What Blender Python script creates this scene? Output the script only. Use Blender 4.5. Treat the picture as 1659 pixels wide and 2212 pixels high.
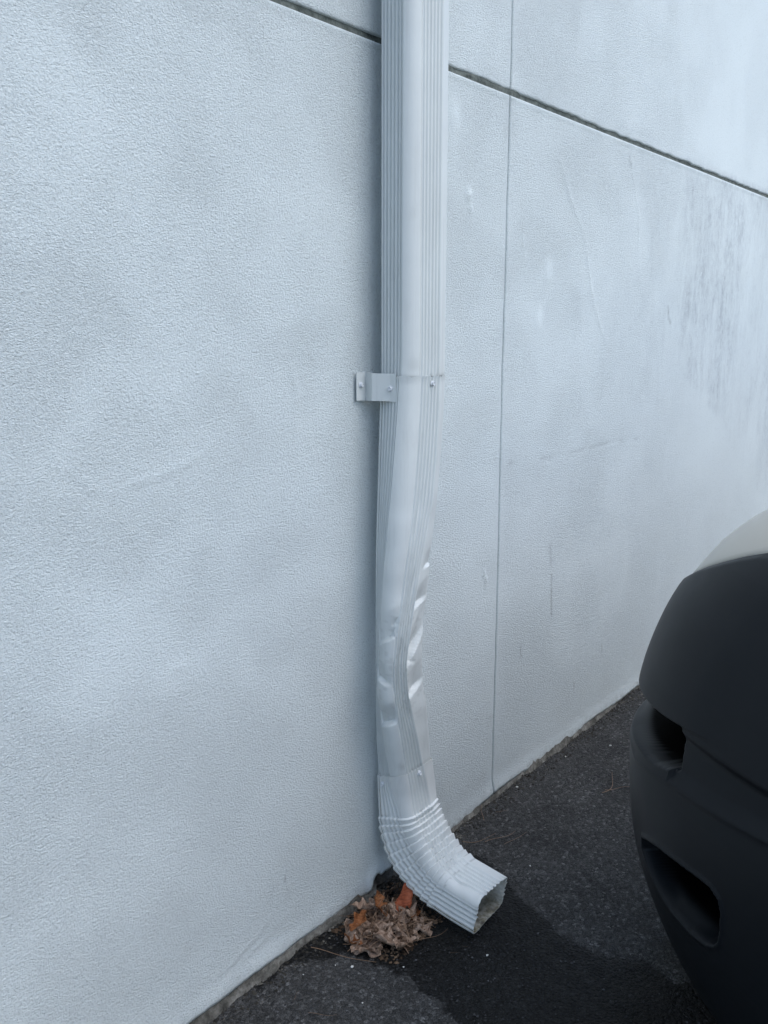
import bpy, bmesh, math, random
import numpy as np
from mathutils import Vector, Quaternion

random.seed(7)
for o in list(bpy.data.objects):
    bpy.data.objects.remove(o, do_unlink=True)
S = bpy.context.scene
COL = S.collection
R = math.radians

# ------------------------------------------------------------------ camera, world, sun, exposure
cam = bpy.data.cameras.new('camera')
cam.sensor_fit = 'VERTICAL'
cam.sensor_height = 36.0
cam.lens = 1950.0 / 2212.0 * 36.0
cam.clip_start = 0.05
cam.clip_end = 2000
co = bpy.data.objects.new('camera', cam)
COL.objects.link(co)
co.location = (0, -1.15, 1.25)
co.rotation_euler = (R(90 - 11.4), 0, R(37.9 - 90))
S.camera = co

SUN_EL, SUN_AZ = 54.0, -80.0        # elevation; direction towards the sun, measured from +x
w = bpy.data.worlds.new('World')
S.world = w
w.use_nodes = True
wn = w.node_tree
bg = wn.nodes['Background']
sky = wn.nodes.new('ShaderNodeTexSky')
sky.sky_type = 'NISHITA'
sky.sun_disc = False
sky.sun_elevation = R(SUN_EL)
sky.sun_rotation = R(90 - SUN_AZ)
sky.dust_density = 1.5
sky.ozone_density = 1.6
wn.links.new(sky.outputs[0], bg.inputs[0])
bg.inputs[1].default_value = 0.15
sun = bpy.data.lights.new('sun', 'SUN')
sun.energy = 0.8
sun.angle = R(75)
sun.color = (0.99, 1.0, 0.95)
so = bpy.data.objects.new('sun', sun)
COL.objects.link(so)
d = Vector((math.cos(R(SUN_EL)) * math.cos(R(SUN_AZ)), math.cos(R(SUN_EL)) * math.sin(R(SUN_AZ)), math.sin(R(SUN_EL))))
so.rotation_euler = d.to_track_quat('Z', 'Y').to_euler()
so.location = (3, -4, 5)
S.view_settings.view_transform = 'Standard'
S.view_settings.look = 'None'
S.view_settings.exposure = 0.80
S.view_settings.gamma = 1.0
S.view_settings.use_curve_mapping = False

# ------------------------------------------------------------------ helpers
def tag(o, label=None, cat=None, group=None, kind=None):
    if label: o['label'] = label
    if cat: o['category'] = cat
    if group: o['group'] = group
    if kind: o['kind'] = kind
    return o

def thing(name, loc=(0, 0, 0), rotz=0, **k):
    o = bpy.data.objects.new(name, None)
    o.empty_display_size = 0.1
    COL.objects.link(o)
    o.location = loc
    o.rotation_euler = (0, 0, rotz)
    return tag(o, **k)

def mesh_obj(name, verts, faces, mat, parent=None, smooth=True, attrs=None):
    me = bpy.data.meshes.new(name)
    me.from_pydata([tuple(map(float, v)) for v in verts], [], [tuple(map(int, f)) for f in faces])
    me.materials.append(mat)
    if smooth:
        me.polygons.foreach_set('use_smooth', [True] * len(me.polygons))
    if attrs:
        for k, a in attrs.items():
            at = me.attributes.new(k, 'FLOAT', 'POINT')
            at.data.foreach_set('value', np.asarray(a, dtype=np.float32))
    me.update()
    o = bpy.data.objects.new(name, me)
    COL.objects.link(o)
    if parent is not None:
        o.parent = parent
    return o

_rng = np.random.RandomState(3)
_LAT = _rng.rand(256, 256)
def vn(x, y, seed=0):
    x = np.asarray(x, float) + seed * 17.31
    y = np.asarray(y, float) + seed * 9.17
    xi = np.floor(x).astype(int); yi = np.floor(y).astype(int)
    fx = x - xi; fy = y - yi
    fx = fx * fx * (3 - 2 * fx); fy = fy * fy * (3 - 2 * fy)
    a = _LAT[xi % 256, yi % 256]; b = _LAT[(xi + 1) % 256, yi % 256]
    c = _LAT[xi % 256, (yi + 1) % 256]; dd = _LAT[(xi + 1) % 256, (yi + 1) % 256]
    return (a * (1 - fx) + b * fx) * (1 - fy) + (c * (1 - fx) + dd * fx) * fy
def fbm(x, y, seed=0, octv=4):
    s = 0; a = 0.5; t = 0
    for k in range(octv):
        s = s + a * vn(np.asarray(x) * 2 ** k, np.asarray(y) * 2 ** k, seed + k * 3); t += a; a *= 0.5
    return s / t          # 0..1
def sstep(a, b, x):
    t = np.clip((x - a) / (b - a), 0, 1)
    return t * t * (3 - 2 * t)

def seg_dist(px, py, poly):
    """distance of points to an open polyline, and the fraction along it"""
    best = np.full(px.shape, 1e9); fr = np.zeros(px.shape)
    n = len(poly) - 1
    for i in range(n):
        ax, ay = poly[i]; bx, by = poly[i + 1]
        vx, vy = bx - ax, by - ay
        t = np.clip(((px - ax) * vx + (py - ay) * vy) / (vx * vx + vy * vy + 1e-12), 0, 1)
        dd = np.hypot(px - ax - t * vx, py - ay - t * vy)
        m = dd < best
        best = np.where(m, dd, best); fr = np.where(m, (i + t) / n, fr)
    return best, fr
def poly_sd(px, py, poly):
    """signed distance, positive inside"""
    dist, _ = seg_dist(px, py, poly + [poly[0]])
    ins = np.zeros(px.shape, bool)
    n = len(poly); j = n - 1
    for i in range(n):
        xi, yi = poly[i]; xj, yj = poly[j]
        c = ((yi > py) != (yj > py)) & (px < (xj - xi) * (py - yi) / (yj - yi + 1e-15) + xi)
        ins ^= c; j = i
    return np.where(ins, dist, -dist)

def grid_faces(nu, nv, flip=False):
    """verts indexed [i*nv+j]"""
    i, j = np.meshgrid(np.arange(nu - 1), np.arange(nv - 1), indexing='ij')
    a = (i * nv + j).ravel(); b = a + nv; c = b + 1; d2 = a + 1
    f = np.stack([a, b, c, d2], 1)
    return f[:, ::-1] if flip else f

# ---- materials
def new_mat(name, base=(0.5, 0.5, 0.5), rough=0.6, spec=0.5, metal=0.0):
    m = bpy.data.materials.new(name)
    m.use_nodes = True
    p = m.node_tree.nodes['Principled BSDF']
    p.inputs['Base Color'].default_value = (*base, 1)
    p.inputs['Roughness'].default_value = rough
    p.inputs['Metallic'].default_value = metal
    p.inputs['Specular IOR Level'].default_value = spec
    return m, m.node_tree.nodes, m.node_tree.links, p

class NT:
    def __init__(s, m): s.n = m.node_tree.nodes; s.l = m.node_tree.links
    def node(s, t, **k):
        n = s.n.new(t)
        for a, b in k.items(): setattr(n, a, b)
        return n
    def co(s, scale=(1, 1, 1), rot=(0, 0, 0)):
        c = s.node('ShaderNodeTexCoord'); mp = s.node('ShaderNodeMapping')
        mp.inputs['Scale'].default_value = scale; mp.inputs['Rotation'].default_value = rot
        s.l.new(c.outputs['Object'], mp.inputs[0]); return mp.outputs[0]
    def noise(s, vec, scale, detail=4, rough=0.5, dist=0.0):
        n = s.node('ShaderNodeTexNoise')
        n.inputs['Scale'].default_value = scale; n.inputs['Detail'].default_value = detail
        n.inputs['Roughness'].default_value = rough; n.inputs['Distortion'].default_value = dist
        s.l.new(vec, n.inputs['Vector']); return n.outputs['Fac']
    def vor(s, vec, scale, feature='F1', out='Distance'):
        n = s.node('ShaderNodeTexVoronoi', feature=feature); n.inputs['Scale'].default_value = scale
        s.l.new(vec, n.inputs['Vector']); return n.outputs[out]
    def ramp(s, fac, stops):
        n = s.node('ShaderNodeValToRGB'); e = n.color_ramp.elements
        while len(e) < len(stops): e.new(0.5)
        for k, (p, c) in enumerate(stops):
            e[k].position = p; e[k].color = (*c, 1) if not isinstance(c, (int, float)) else (c, c, c, 1)
        s.l.new(fac, n.inputs[0]); return n.outputs[0]
    def math(s, op, a, b=None, c=None, clamp=False):
        n = s.node('ShaderNodeMath', operation=op); n.use_clamp = clamp
        for k, v in enumerate((a, b, c)):
            if v is None: continue
            if isinstance(v, (int, float)): n.inputs[k].default_value = v
            else: s.l.new(v, n.inputs[k])
        return n.outputs[0]
    def mix(s, fac, a, b, mode='MIX'):
        n = s.node('ShaderNodeMix', data_type='RGBA', blend_type=mode)
        for k, v in ((0, fac), (6, a), (7, b)):
            if isinstance(v, (int, float)): n.inputs[k].default_value = v
            elif isinstance(v, tuple): n.inputs[k].default_value = (*v, 1)
            else: s.l.new(v, n.inputs[k])
        return n.outputs[2]
    def attr(s, name):
        n = s.node('ShaderNodeAttribute', attribute_name=name); return n.outputs['Fac']
    def bump(s, h, strength=1.0, dist=0.001, normal=None):
        n = s.node('ShaderNodeBump'); n.inputs['Strength'].default_value = strength
        n.inputs['Distance'].default_value = dist
        s.l.new(h, n.inputs['Height'])
        if normal is not None: s.l.new(normal, n.inputs['Normal'])
        return n.outputs[0]
    def sep(s, vec):
        n = s.node('ShaderNodeSeparateXYZ'); s.l.new(vec, n.inputs[0]); return n.outputs

# painted stucco wall
M_wall, n_, l_, p_ = new_mat('painted_stucco', (0.70, 0.72, 0.73), 0.75, 0.25)
T = NT(M_wall)
v = T.co()
warp = T.node('ShaderNodeVectorMath', operation='MULTIPLY_ADD')
nz = T.node('ShaderNodeTexNoise'); nz.inputs['Scale'].default_value = 3.0; T.l.new(v, nz.inputs['Vector'])
T.l.new(nz.outputs['Color'], warp.inputs[0]); warp.inputs[1].default_value = (0.06, 0.06, 0.06); T.l.new(v, warp.inputs[2])
g1 = T.noise(warp.outputs[0], 290, 3, 0.6, 0.4)
g1 = T.math('MULTIPLY', T.math('SUBTRACT', g1, 0.5), 1.0)
dv = T.co((190, 190, 480), (0, 0.6, 0)); g2 = T.noise(dv, 1.0, 3, 0.6, 1.2)
dv2 = T.co((200, 200, 450), (0, -0.7, 0)); g3 = T.noise(dv2, 1.0, 3, 0.6, 1.2)
patch = T.ramp(T.noise(v, 2.6, 2, 0.5), [(0.42, 0.0), (0.60, 1.0)])
patch2 = T.ramp(T.noise(v, 4.1, 3, 0.5), [(0.32, 0.92), (0.66, 1.0)])
dirn = T.node('ShaderNodeMix', data_type='FLOAT'); T.l.new(patch, dirn.inputs[0]); T.l.new(g2, dirn.inputs[2]); T.l.new(g3, dirn.inputs[3])
hsum = T.math('ADD', g1, T.math('MULTIPLY', T.math('SUBTRACT', dirn.outputs[0], 0.5), 1.0))
rough_amt = T.math('MULTIPLY', patch2, T.math('SUBTRACT', 1.0, T.attr('smoothed')))
hsum = T.math('MULTIPLY', hsum, rough_amt)
b1 = T.bump(hsum, 1.0, 0.0040)
b2 = T.bump(T.noise(v, 45, 4, 0.6), 0.25, 0.002, b1)
T.l.new(b2, p_.inputs['Normal'])
tone = T.ramp(T.noise(v, 1.3, 5, 0.6), [(0.3, (0.692, 0.755, 0.758)), (0.7, (0.706, 0.770, 0.774))])
pits = T.ramp(T.noise(warp.outputs[0], 290, 3, 0.6, 0.4), [(0.30, 0.60), (0.46, 1.0)])
tone = T.mix(0.5, tone, T.mix(1.0, tone, pits, 'MULTIPLY'))
# scuffs and dirt streaks where the dirt attribute is set
sv = T.co((9, 9, 2.6)); st = T.noise(sv, 1.6, 7, 0.72, 0.8)
st2 = T.noise(T.co((48, 48, 30)), 1.0, 6, 0.75, 1.0)
stm = T.math('MULTIPLY', T.ramp(st, [(0.36, 0.08), (0.66, 0.85)]), T.ramp(st2, [(0.34, 0.10), (0.66, 0.95)]))
stm = T.math('MULTIPLY', stm, T.attr('dirt'))
tone = T.mix(stm, tone, (0.30, 0.33, 0.36))
# splash grime close to the pavement
sx = T.sep(v)
low = T.math('SUBTRACT', 1.0, T.math('MULTIPLY', sx[2], 18.0), clamp=True)
grn = T.ramp(T.noise(v, 60, 5, 0.7), [(0.42, 0.0), (0.66, 1.0)])
tone = T.mix(T.math('MULTIPLY', T.math('POWER', low, 1.6), T.math('MULTIPLY_ADD', grn, 0.7, 0.12)), tone, (0.15, 0.15, 0.135))
low2 = T.math('SUBTRACT', 1.0, T.math('MULTIPLY', sx[2], 2.6), clamp=True)
tone = T.mix(T.math('MULTIPLY', low2, T.ramp(T.noise(v, 7, 5, 0.65), [(0.52, 0.0), (0.75, 0.22)])), tone, (0.45, 0.46, 0.45))
# marks set per vertex: chips and thin grey scratches
tone = T.mix(T.attr('mark'), tone, (0.22, 0.24, 0.24))
T.l.new(tone, p_.inputs['Base Color'])

M_joint, n_, l_, p_ = new_mat('joint_sealant', (0.16, 0.18, 0.17), 0.9, 0.2)
T = NT(M_joint); v = T.co()
T.l.new(T.ramp(T.noise(v, 40, 5, 0.7), [(0.3, (0.055, 0.066, 0.06)), (0.7, (0.19, 0.21, 0.19))]), p_.inputs['Base Color'])
T.l.new(T.bump(T.noise(v, 130, 4, 0.6), 1.0, 0.004), p_.inputs['Normal'])

M_foot, n_, l_, p_ = new_mat('bare_footing_concrete', (0.2, 0.19, 0.17), 0.9, 0.2)
T = NT(M_foot); v = T.co()
c = T.ramp(T.noise(v, 30, 6, 0.75), [(0.30, (0.03, 0.029, 0.026)), (0.48, (0.13, 0.125, 0.11)), (0.70, (0.33, 0.32, 0.29))])
T.l.new(c, p_.inputs['Base Color'])
T.l.new(T.bump(T.noise(v, 150, 5, 0.65), 1.0, 0.005), p_.inputs['Normal'])

# asphalt
M_asph, n_, l_, p_ = new_mat('asphalt', (0.045, 0.045, 0.047), 0.85, 0.35)
T = NT(M_asph); v = T.co()
wet = T.attr('damp')
nwet = T.noise(v, 24, 6, 0.7)
wf = T.ramp(T.math('MULTIPLY_ADD', T.math('SUBTRACT', nwet, 0.5), 1.5, wet), [(0.44, 0.0), (0.56, 1.0)])
cellc = T.vor(v, 155, 'F1', 'Color')
cellr = T.sep(cellc)[0]
celld = T.vor(v, 155, 'F1', 'Distance')
stone = T.math('MULTIPLY', T.ramp(cellr, [(0.0, 0.35), (0.72, 0.75), (0.9, 1.7), (1.0, 3.0)]), 1.0)
stone = T.ramp(cellr, [(0.0, 0.12), (0.70, 0.27), (0.92, 0.42), (1.0, 0.72)])
big = T.ramp(T.noise(v, 5, 6, 0.6), [(0.3, 0.72), (0.7, 1.2)])
base = T.mix(stone, (0.0185, 0.0185, 0.018), (0.20, 0.20, 0.197))
fine = T.ramp(T.noise(v, 420, 2, 0.5), [(0.35, 0.45), (0.65, 1.35)])
base = T.mix(1.0, base, fine, 'MULTIPLY')
base = T.mix(1.0, base, big, 'MULTIPLY')
dust = T.ramp(T.noise(v, 9, 5, 0.7), [(0.45, 0.0), (0.75, 0.5)])
base = T.mix(dust, base, T.mix(0.5, base, (0.075, 0.073, 0.07)))
wetc = T.mix(1.0, base, (0.19, 0.19, 0.192), 'MULTIPLY')
T.l.new(T.mix(wf, base, wetc), p_.inputs['Base Color'])
rr = T.node('ShaderNodeMapRange'); T.l.new(wf, rr.inputs[0]); rr.inputs[3].default_value = 0.9; rr.inputs[4].default_value = 0.48
p_.inputs['Specular IOR Level'].default_value = 0.15
T.l.new(rr.outputs[0], p_.inputs['Roughness'])
hh = T.math('SUBTRACT', T.math('MULTIPLY', cellr, 0.5), celld)
bb = T.bump(hh, 1.0, 0.0042)
bb = T.bump(T.noise(v, 75, 5, 0.65), 1.0, 0.007, bb)
T.l.new(bb, p_.inputs['Normal'])

M_grit, n_, l_, p_ = new_mat('asphalt_grit', (0.09, 0.09, 0.09), 0.8, 0.4)
T = NT(M_grit); v = T.co()
T.l.new(T.ramp(T.vor(v, 45, 'F1', 'Color'), [(0.0, (0.010, 0.010, 0.011)), (0.75, (0.045, 0.045, 0.047)), (1.0, (0.11, 0.11, 0.115))]), p_.inputs['Base Color'])
M_peb, *_ = new_mat('pale_pebble', (0.55, 0.55, 0.52), 0.7, 0.4)

# painted aluminium
def alu(name, base, rough):
    m, _, _, p = new_mat(name, base, rough, 0.5)
    T = NT(m); v = T.co()
    a = T.ramp(T.noise(v, 9, 5, 0.6), [(0.3, tuple(x * 0.93 for x in base)), (0.7, base)])
    sm = T.ramp(T.noise(T.co((1, 1, 0.35)), 26, 4, 0.6), [(0.60, 0.0), (0.72, 0.12)])
    a = T.mix(sm, a, tuple(x * 0.6 for x in base))
    sp = T.ramp(T.vor(v, 60), [(0.03, 1.0), (0.06, 0.0)])
    sk = T.ramp(T.noise(T.co((70, 70, 2.2)), 1.0, 5, 0.7), [(0.52, 0.0), (0.72, 0.22)])
    a = T.mix(sk, a, tuple(x * 0.55 for x in base))      # thin run-off streaks
    spm = T.math('MULTIPLY', sp, T.ramp(T.noise(v, 12, 2, 0.5), [(0.58, 0.0), (0.62, 0.7)]))
    a = T.mix(spm, a, (0.18, 0.18, 0.17))
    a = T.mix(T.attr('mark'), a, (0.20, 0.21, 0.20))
    T.l.new(a, p.inputs['Base Color'])
    rg = T.ramp(T.noise(v, 30, 4, 0.6), [(0.3, rough - 0.06), (0.7, rough + 0.1)])
    T.l.new(rg, p.inputs['Roughness'])
    T.l.new(T.bump(T.noise(v, 260, 3, 0.6), 0.35, 0.0006), p.inputs['Normal'])
    return m
M_alu = alu('painted_aluminium', (0.61, 0.645, 0.635), 0.46)
M_elb = alu('weathered_elbow_paint', (0.69, 0.715, 0.70), 0.48)
M_inside, n_, l_, p_ = new_mat('grimy_pipe_inside', (0.5, 0.5, 0.45), 0.7, 0.3)
T = NT(M_inside); v = T.co(); sx = T.sep(v)
a = T.ramp(T.noise(v, 35, 6, 0.7), [(0.3, (0.50, 0.48, 0.42)), (0.7, (0.78, 0.77, 0.71))])
lo = T.math('SUBTRACT', 1.0, T.math('MULTIPLY', T.math('SUBTRACT', sx[2], 0.018), 24.0), clamp=True)
moss = T.ramp(T.noise(v, 70, 5, 0.7), [(0.35, (0.03, 0.024, 0.015)), (0.52, (0.13, 0.115, 0.055)), (0.7, (0.32, 0.28, 0.20))])
a = T.mix(T.math('MULTIPLY', lo, T.ramp(T.noise(v, 40, 5, 0.7), [(0.36, 0.3), (0.55, 1.0)])), a, moss)
T.l.new(a, p_.inputs['Base Color'])
T.l.new(T.bump(T.noise(v, 220, 4, 0.6), 0.6, 0.002), p_.inputs['Normal'])
M_screw, *_ = new_mat('painted_screw', (0.60, 0.63, 0.65), 0.38, 0.6)

# ------------------------------------------------------------------ ground
def spacing(segs):
    """segs: (start, end, step) blocks that follow on from one another"""
    out = []
    for a, b, s in segs:
        n = max(1, int(round((b - a) / s)))
        out.extend(list(np.linspace(a, b, n, endpoint=False)))
    out.append(segs[-1][1])
    return np.array(out)

WET = [(1.039, -0.021), (1.152, -0.03), (1.229, -0.074), (1.254, -0.139), (1.256, -0.208), (1.252, -0.255), (1.24, -0.319), (1.208, -0.391),
       (1.206, -0.507), (1.30, -0.80), (1.472, -0.90), (1.58, -0.804), (1.567, -0.74), (1.59, -0.688), (1.576, -0.629), (1.592, -0.585),
       (1.567, -0.527), (1.55, -0.474), (1.563, -0.41), (1.583, -0.361), (1.613, -0.282), (1.666, -0.222), (1.706, -0.121), (1.677, -0.03),
       (1.60, 0.05), (1.0, 0.05)]
xs = spacing([(-300, -40, 40), (-40, -5, 5), (-5, 0.4, 0.3), (0.4, 2.6, 0.008), (2.6, 5.2, 0.03), (5.2, 12, 0.5), (12, 60, 6), (60, 300, 40)])
ys = spacing([(-300, -40, 40), (-40, -5, 5), (-5, -1.2, 0.2), (-1.2, 0.06, 0.008), (0.06, 0.3, 0.12)])
X, Y = np.meshgrid(xs, ys, indexing='ij')
sd = poly_sd(X, Y, WET)
damp = np.clip(0.5 + sd / 0.034 * 0.5, 0, 1)
near = ((X > 0.3) & (X < 5.2) & (Y > -1.3)).astype(float)
Z = near * ((fbm(X * 9, Y * 9, 1, 4) - 0.5) * 0.010 + (fbm(X * 60, Y * 60, 2, 2) - 0.5) * 0.003)
# the asphalt is rolled up unevenly against the wall
edge = np.exp(-np.clip(-Y, 0, 9) / 0.035)
Z += near * edge * (fbm(X * 14, Y * 14, 5, 4) - 0.35) * 0.022
# soft hollow under the outlet
Z -= near * 0.012 * np.exp(-(((X - 1.47) / 0.12) ** 2 + ((Y + 0.02) / 0.09) ** 2))
mesh_obj('ground', np.stack([X.ravel(), Y.ravel(), Z.ravel()], 1), grid_faces(*X.shape), M_asph, attrs={'damp': damp.ravel()}).__setitem__('kind', 'structure')

# ------------------------------------------------------------------ wall
wall = thing('stucco_wall', (0, 0, 0), label='white painted stucco wall of large panels with a dark horizontal joint behind the downspout', cat='wall')
JZ, JX = 1.791, 1.9545
RIDGES = [
    ([(2.175, 1.775), (2.2, 1.694), (2.274, 1.60), (2.381, 1.491), (2.435, 1.344), (2.514, 1.24), (2.585, 1.186)], 0.0016, 0.010, 0.2),
    ([(2.625, 1.775), (2.668, 1.722), (2.739, 1.585), (2.7485, 1.463)], 0.0012, 0.008, -0.6),
    ([(1.997, 0.9175), (2.279, 0.905), (2.55, 0.9105), (2.8735, 0.902)], -0.0009, 0.004, 0),
    ([(0.69, 1.075), (0.738, 1.0488), (0.7746, 1.02), (0.7936, 1.0054)], 0.0016, 0.006, 0),
    ([(0.7936, 1.0054), (0.8577, 1.0195), (0.8934, 1.0222), (0.9599, 1.0367), (1.02, 1.07)], 0.0022, 0.006, 0),
    ([(1.18, 1.26), (1.2154, 1.136), (1.213, 1.059), (1.193, 1.01)], 0.0014, 0.012, 0),
    ([(0.920, 1.18), (0.9366, 1.129), (0.9584, 1.0975)], 0.0022, 0.005, 0),
    ([(0.935, 1.18), (0.951, 1.129), (0.970, 1.1075)], 0.0018, 0.005, 0),
    ([(0.9016, 0.690), (0.915, 0.697), (0.931, 0.6933)], 0.0022, 0.006, 0),
    ([(0.93, 0.035), (1.08, 0.095), (1.19, 0.165)], 0.0011, 0.006, 0),
    ([(0.97, 0.025), (1.12, 0.075), (1.24, 0.13)], 0.0008, 0.005, 0),
    ([(2.075, 0.34), (2.085, 0.332)], 0.003, 0.004, 0),
]
BLOBS = [(1.784, 1.546, .011, .014, .005), (1.7935, 1.516, .006, .009, .004), (2.036, 1.460, .005, .012, .003), (2.044, 1.43, .004, .006, .003),
         (1.8856, 0.650, .005, .010, .005), (1.896, 0.631, .005, .010, .005), (1.72, 1.70, .02, .03, .002), (2.17, 1.40, .02, .03, .002), (2.13, 1.28, .02, .03, .0015)]
MARKS = [([(2.238, 0.655), (2.247, 0.60)], .007, .35), ([(2.252, 0.565), (2.256, 0.50), (2.262, 0.443)], .0035, .75), ([(2.085, 0.40), (2.09, 0.365)], .0025, .8),
         ([(2.62, 0.25), (2.622, 0.225)], .003, .7), ([(2.43, 0.18), (2.432, 0.165)], .003, .6), ([(3.02, 1.325), (3.03, 1.29), (3.05, 1.275)], .006, .6),
         ([(2.645, 1.745), (2.66, 1.725)], .004, .5), ([(1.155, 0.185), (1.157, 0.172)], .002, .8), ([(1.93, 0.245), (1.95, 0.243)], .004, .4)]
STAIN = [(3.10, 1.785), (3.12, 1.545), (3.125, 1.27), (3.22, 1.11), (3.49, 0.995), (3.97, 0.69), (4.5, 0.40), (6.5, 0.5), (6.5, 1.785)]

def panel(x0, x1, z0, z1, jl, jr, jb, jt):
    """one wall panel; j*: whether that side is an open joint (rounded ragged lip)"""
    segx = []
    bps = [(-12, 0.4, 0.5), (0.4, 2.8, 0.005), (2.8, 5.0, 0.009), (5.0, 14, 0.5)]
    for a, b, s in bps:
        lo, hi = max(a, x0), min(b, x1)
        if hi > lo: segx.append((lo, hi, s))
    segz = []
    for a, b, s in [(0.0, 2.6, 0.0065), (2.6, 4.2, 0.4)]:
        lo, hi = max(a, z0), min(b, z1)
        if hi > lo: segz.append((lo, hi, s))
    gx, gz = spacing(segx), spacing(segz)
    # extra lines at the lips
    def lip(g, lo, hi):
        e = [0.0008, 0.002, 0.0035]
        g = list(g)
        if lo: g += [g[0] + q for q in e]
        if hi: g += [g[-1] - q for q in e]
        return np.unique(np.round(np.array(g), 5))
    gx, gz = lip(gx, jl, jr), lip(gz, jb, jt)
    X, Zg = np.meshgrid(gx, gz, indexing='ij')
    h = (fbm(X * 1.7, Zg * 1.7, 11, 3) - 0.5) * 0.005 + (fbm(X * 9, Zg * 9, 21, 3) - 0.5) * 0.0010
    sm = np.clip((X - 2.3) / 2.0, 0, 0.55) + 0.2 * sstep(0.52, 0.74, fbm(X * 3.5, Zg * 3.5, 31, 3))
    mark = np.zeros_like(h)
    for pl, a, wd, side in RIDGES:
        pp = np.array(pl)
        m = (X > pp[:, 0].min() - .08) & (X < pp[:, 0].max() + .08) & (Zg > pp[:, 1].min() - .08) & (Zg < pp[:, 1].max() + .08)
        if not m.any(): continue
        dd, fr = seg_dist(X[m], Zg[m], pl)
        dd = dd + (fbm(X[m] * 60, Zg[m] * 60, 41, 2) - .5) * wd * 0.8
        h[m] += 0.95 * a * np.exp(-(dd / (wd * .8)) ** 2) * (0.15 + 1.3 * vn(fr * 9, fr * 0 + 3, 2)) * sstep(0, .15, fr) * sstep(1, .8, fr)
        if a < 0: mark[m] = np.maximum(mark[m], 0.22 * np.exp(-(dd / wd) ** 2) * sstep(.35, .6, vn(fr * 25, fr * 0, 5)))
        if a > 0.002: sm[m] += 0.12 * np.exp(-(dd / 0.04) ** 2)
    for bx, bz, rx, rz, a in BLOBS:
        q = ((X - bx) / rx) ** 2 + ((Zg - bz) / rz) ** 2
        h += a * np.exp(-q ** 1.5); sm += .4 * np.exp(-q)
    for pl, wd, a in MARKS:
        dd, fr = seg_dist(X, Zg, pl)
        mark = np.maximum(mark, a * np.exp(-(dd / wd) ** 2) * (0.4 + 0.6 * vn(X * 300, Zg * 120, 8)))
    dirt = sstep(-0.03, 0.02, poly_sd(X, Zg, STAIN) + (vn(Zg * 25, Zg * 0, 3) - .5) * 0.08) * sstep(0.35, 1.65, Zg + (X - 3.2) * .25) * (.45 + .75 * sstep(.35, .6, fbm(X * 3, Zg * 1.6, 55, 3)))
    # faint curtain of drips to the left of the heavy stain
    dirt = np.maximum(dirt, 0.30 * sstep(2.45, 2.9, X) * sstep(0.9, 1.1, Zg) * (Zg < JZ))
    # grime below the joint and around it
    mark = np.maximum(mark, 0.18 * np.exp(-((Zg - JZ) / 0.012) ** 2) * sstep(.5, .75, fbm(X * 22, Zg * 30, 77, 3)))
    yy = -h
    # rounded lips
    edge = np.full_like(h, 1.0)
    if jl: edge = np.minimum(edge, (X - x0) / 0.0045)
    if jr: edge = np.minimum(edge, (x1 - X) / 0.0045)
    if jb: edge = np.minimum(edge, (Zg - z0) / 0.0050)
    if jt: edge = np.minimum(edge, (z1 - Zg) / 0.0050)
    edge = np.clip(edge, 0, 1)
    yy += 0.0045 * (1 - np.sqrt(np.clip(1 - (1 - edge) ** 2, 0, 1)))
    # raised trowel bead just below the horizontal joint
    if jt: yy -= 0.0022 * np.exp(-((z1 - Zg - 0.006) / 0.004) ** 2) * (0.3 + 0.7 * vn(X * 40, X * 0, 4))
    Zw = Zg.copy(); Xw = X.copy()
    # raggedness of the joint sides
    near = (X > 0.3) & (X < 5)
    amp = np.where(X > 1.6, 1.0, 0.35)
    rag = (fbm(X * 28, X * 0, 51, 3) - .5) * 0.0075 * amp * near
    if jt: Zw += rag * sstep(0.05, 0.0, z1 - Zg)
    rag2 = (fbm(X * 24, X * 0, 61, 3) - .5) * 0.0075 * amp * near
    if jb: Zw += rag2 * sstep(0.05, 0.0, Zg - z0)
    ragx = (fbm(Zg * 20, Zg * 0, 71, 3) - .5) * 0.003
    if jl: Xw += ragx * sstep(0.03, 0, X - x0)
    if jr: Xw += (ragx + (fbm(Zg * 30, Zg * 0, 72, 2) - .5) * 0.0012) * sstep(0.03, 0, x1 - X)
    # ragged foot of the render coat: broken off above the footing
    if z0 == 0:
        foot = 0.004 + 0.040 * np.clip(fbm(X * 5, X * 0, 81, 2) - .12, 0, 1) * np.clip(1.5 - X * .42, .35, 1) + 0.0035 * fbm(X * 60, X * 0, 9, 2)
        foot += (0.004 + 0.050 * fbm(X * 38, X * 0, 19, 3)) * np.exp(-((X - 1.475) / 0.050) ** 4)          # the chip broken out behind the elbow
        foot = np.where(near, foot, 0.01)
        k = sstep(0.12, 0.0, Zg)
        Zw = Zg + foot * k
        yy -= near * 0.008 * np.exp(-(Zg / 0.03) ** 2) * (0.4 + .6 * fbm(X * 12, X * 0, 83, 2))   # swells outward
        yy -= near * 0.006 * np.exp(-((X - 1.420) / 0.010) ** 2 - (Zg / 0.035) ** 2)          # curled flap of paint
    V = np.stack([Xw.ravel(), yy.ravel(), Zw.ravel()], 1)
    nx, nz = X.shape
    F = [tuple(f) for f in grid_faces(nx, nz, False)]
    # returns into the wall on all four sides
    V = list(map(tuple, V)); base = len(V)
    at = {'smoothed': list(np.clip(sm, 0, .92).ravel()), 'dirt': list(np.clip(dirt, 0, 1).ravel()), 'mark': list(np.clip(mark, 0, 1).ravel())}
    def ret(idx, flip):
        s = len(V)
        for i in idx:
            vx, vy, vz = V[i]; V.append((vx, 0.05, vz))
            for k in at: at[k].append(at[k][i])
        for q in range(len(idx) - 1):
            f = (idx[q], idx[q + 1], s + q + 1, s + q)
            F.append(f[::-1] if flip else f)
    ret([j for j in range(nz)], False)
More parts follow.
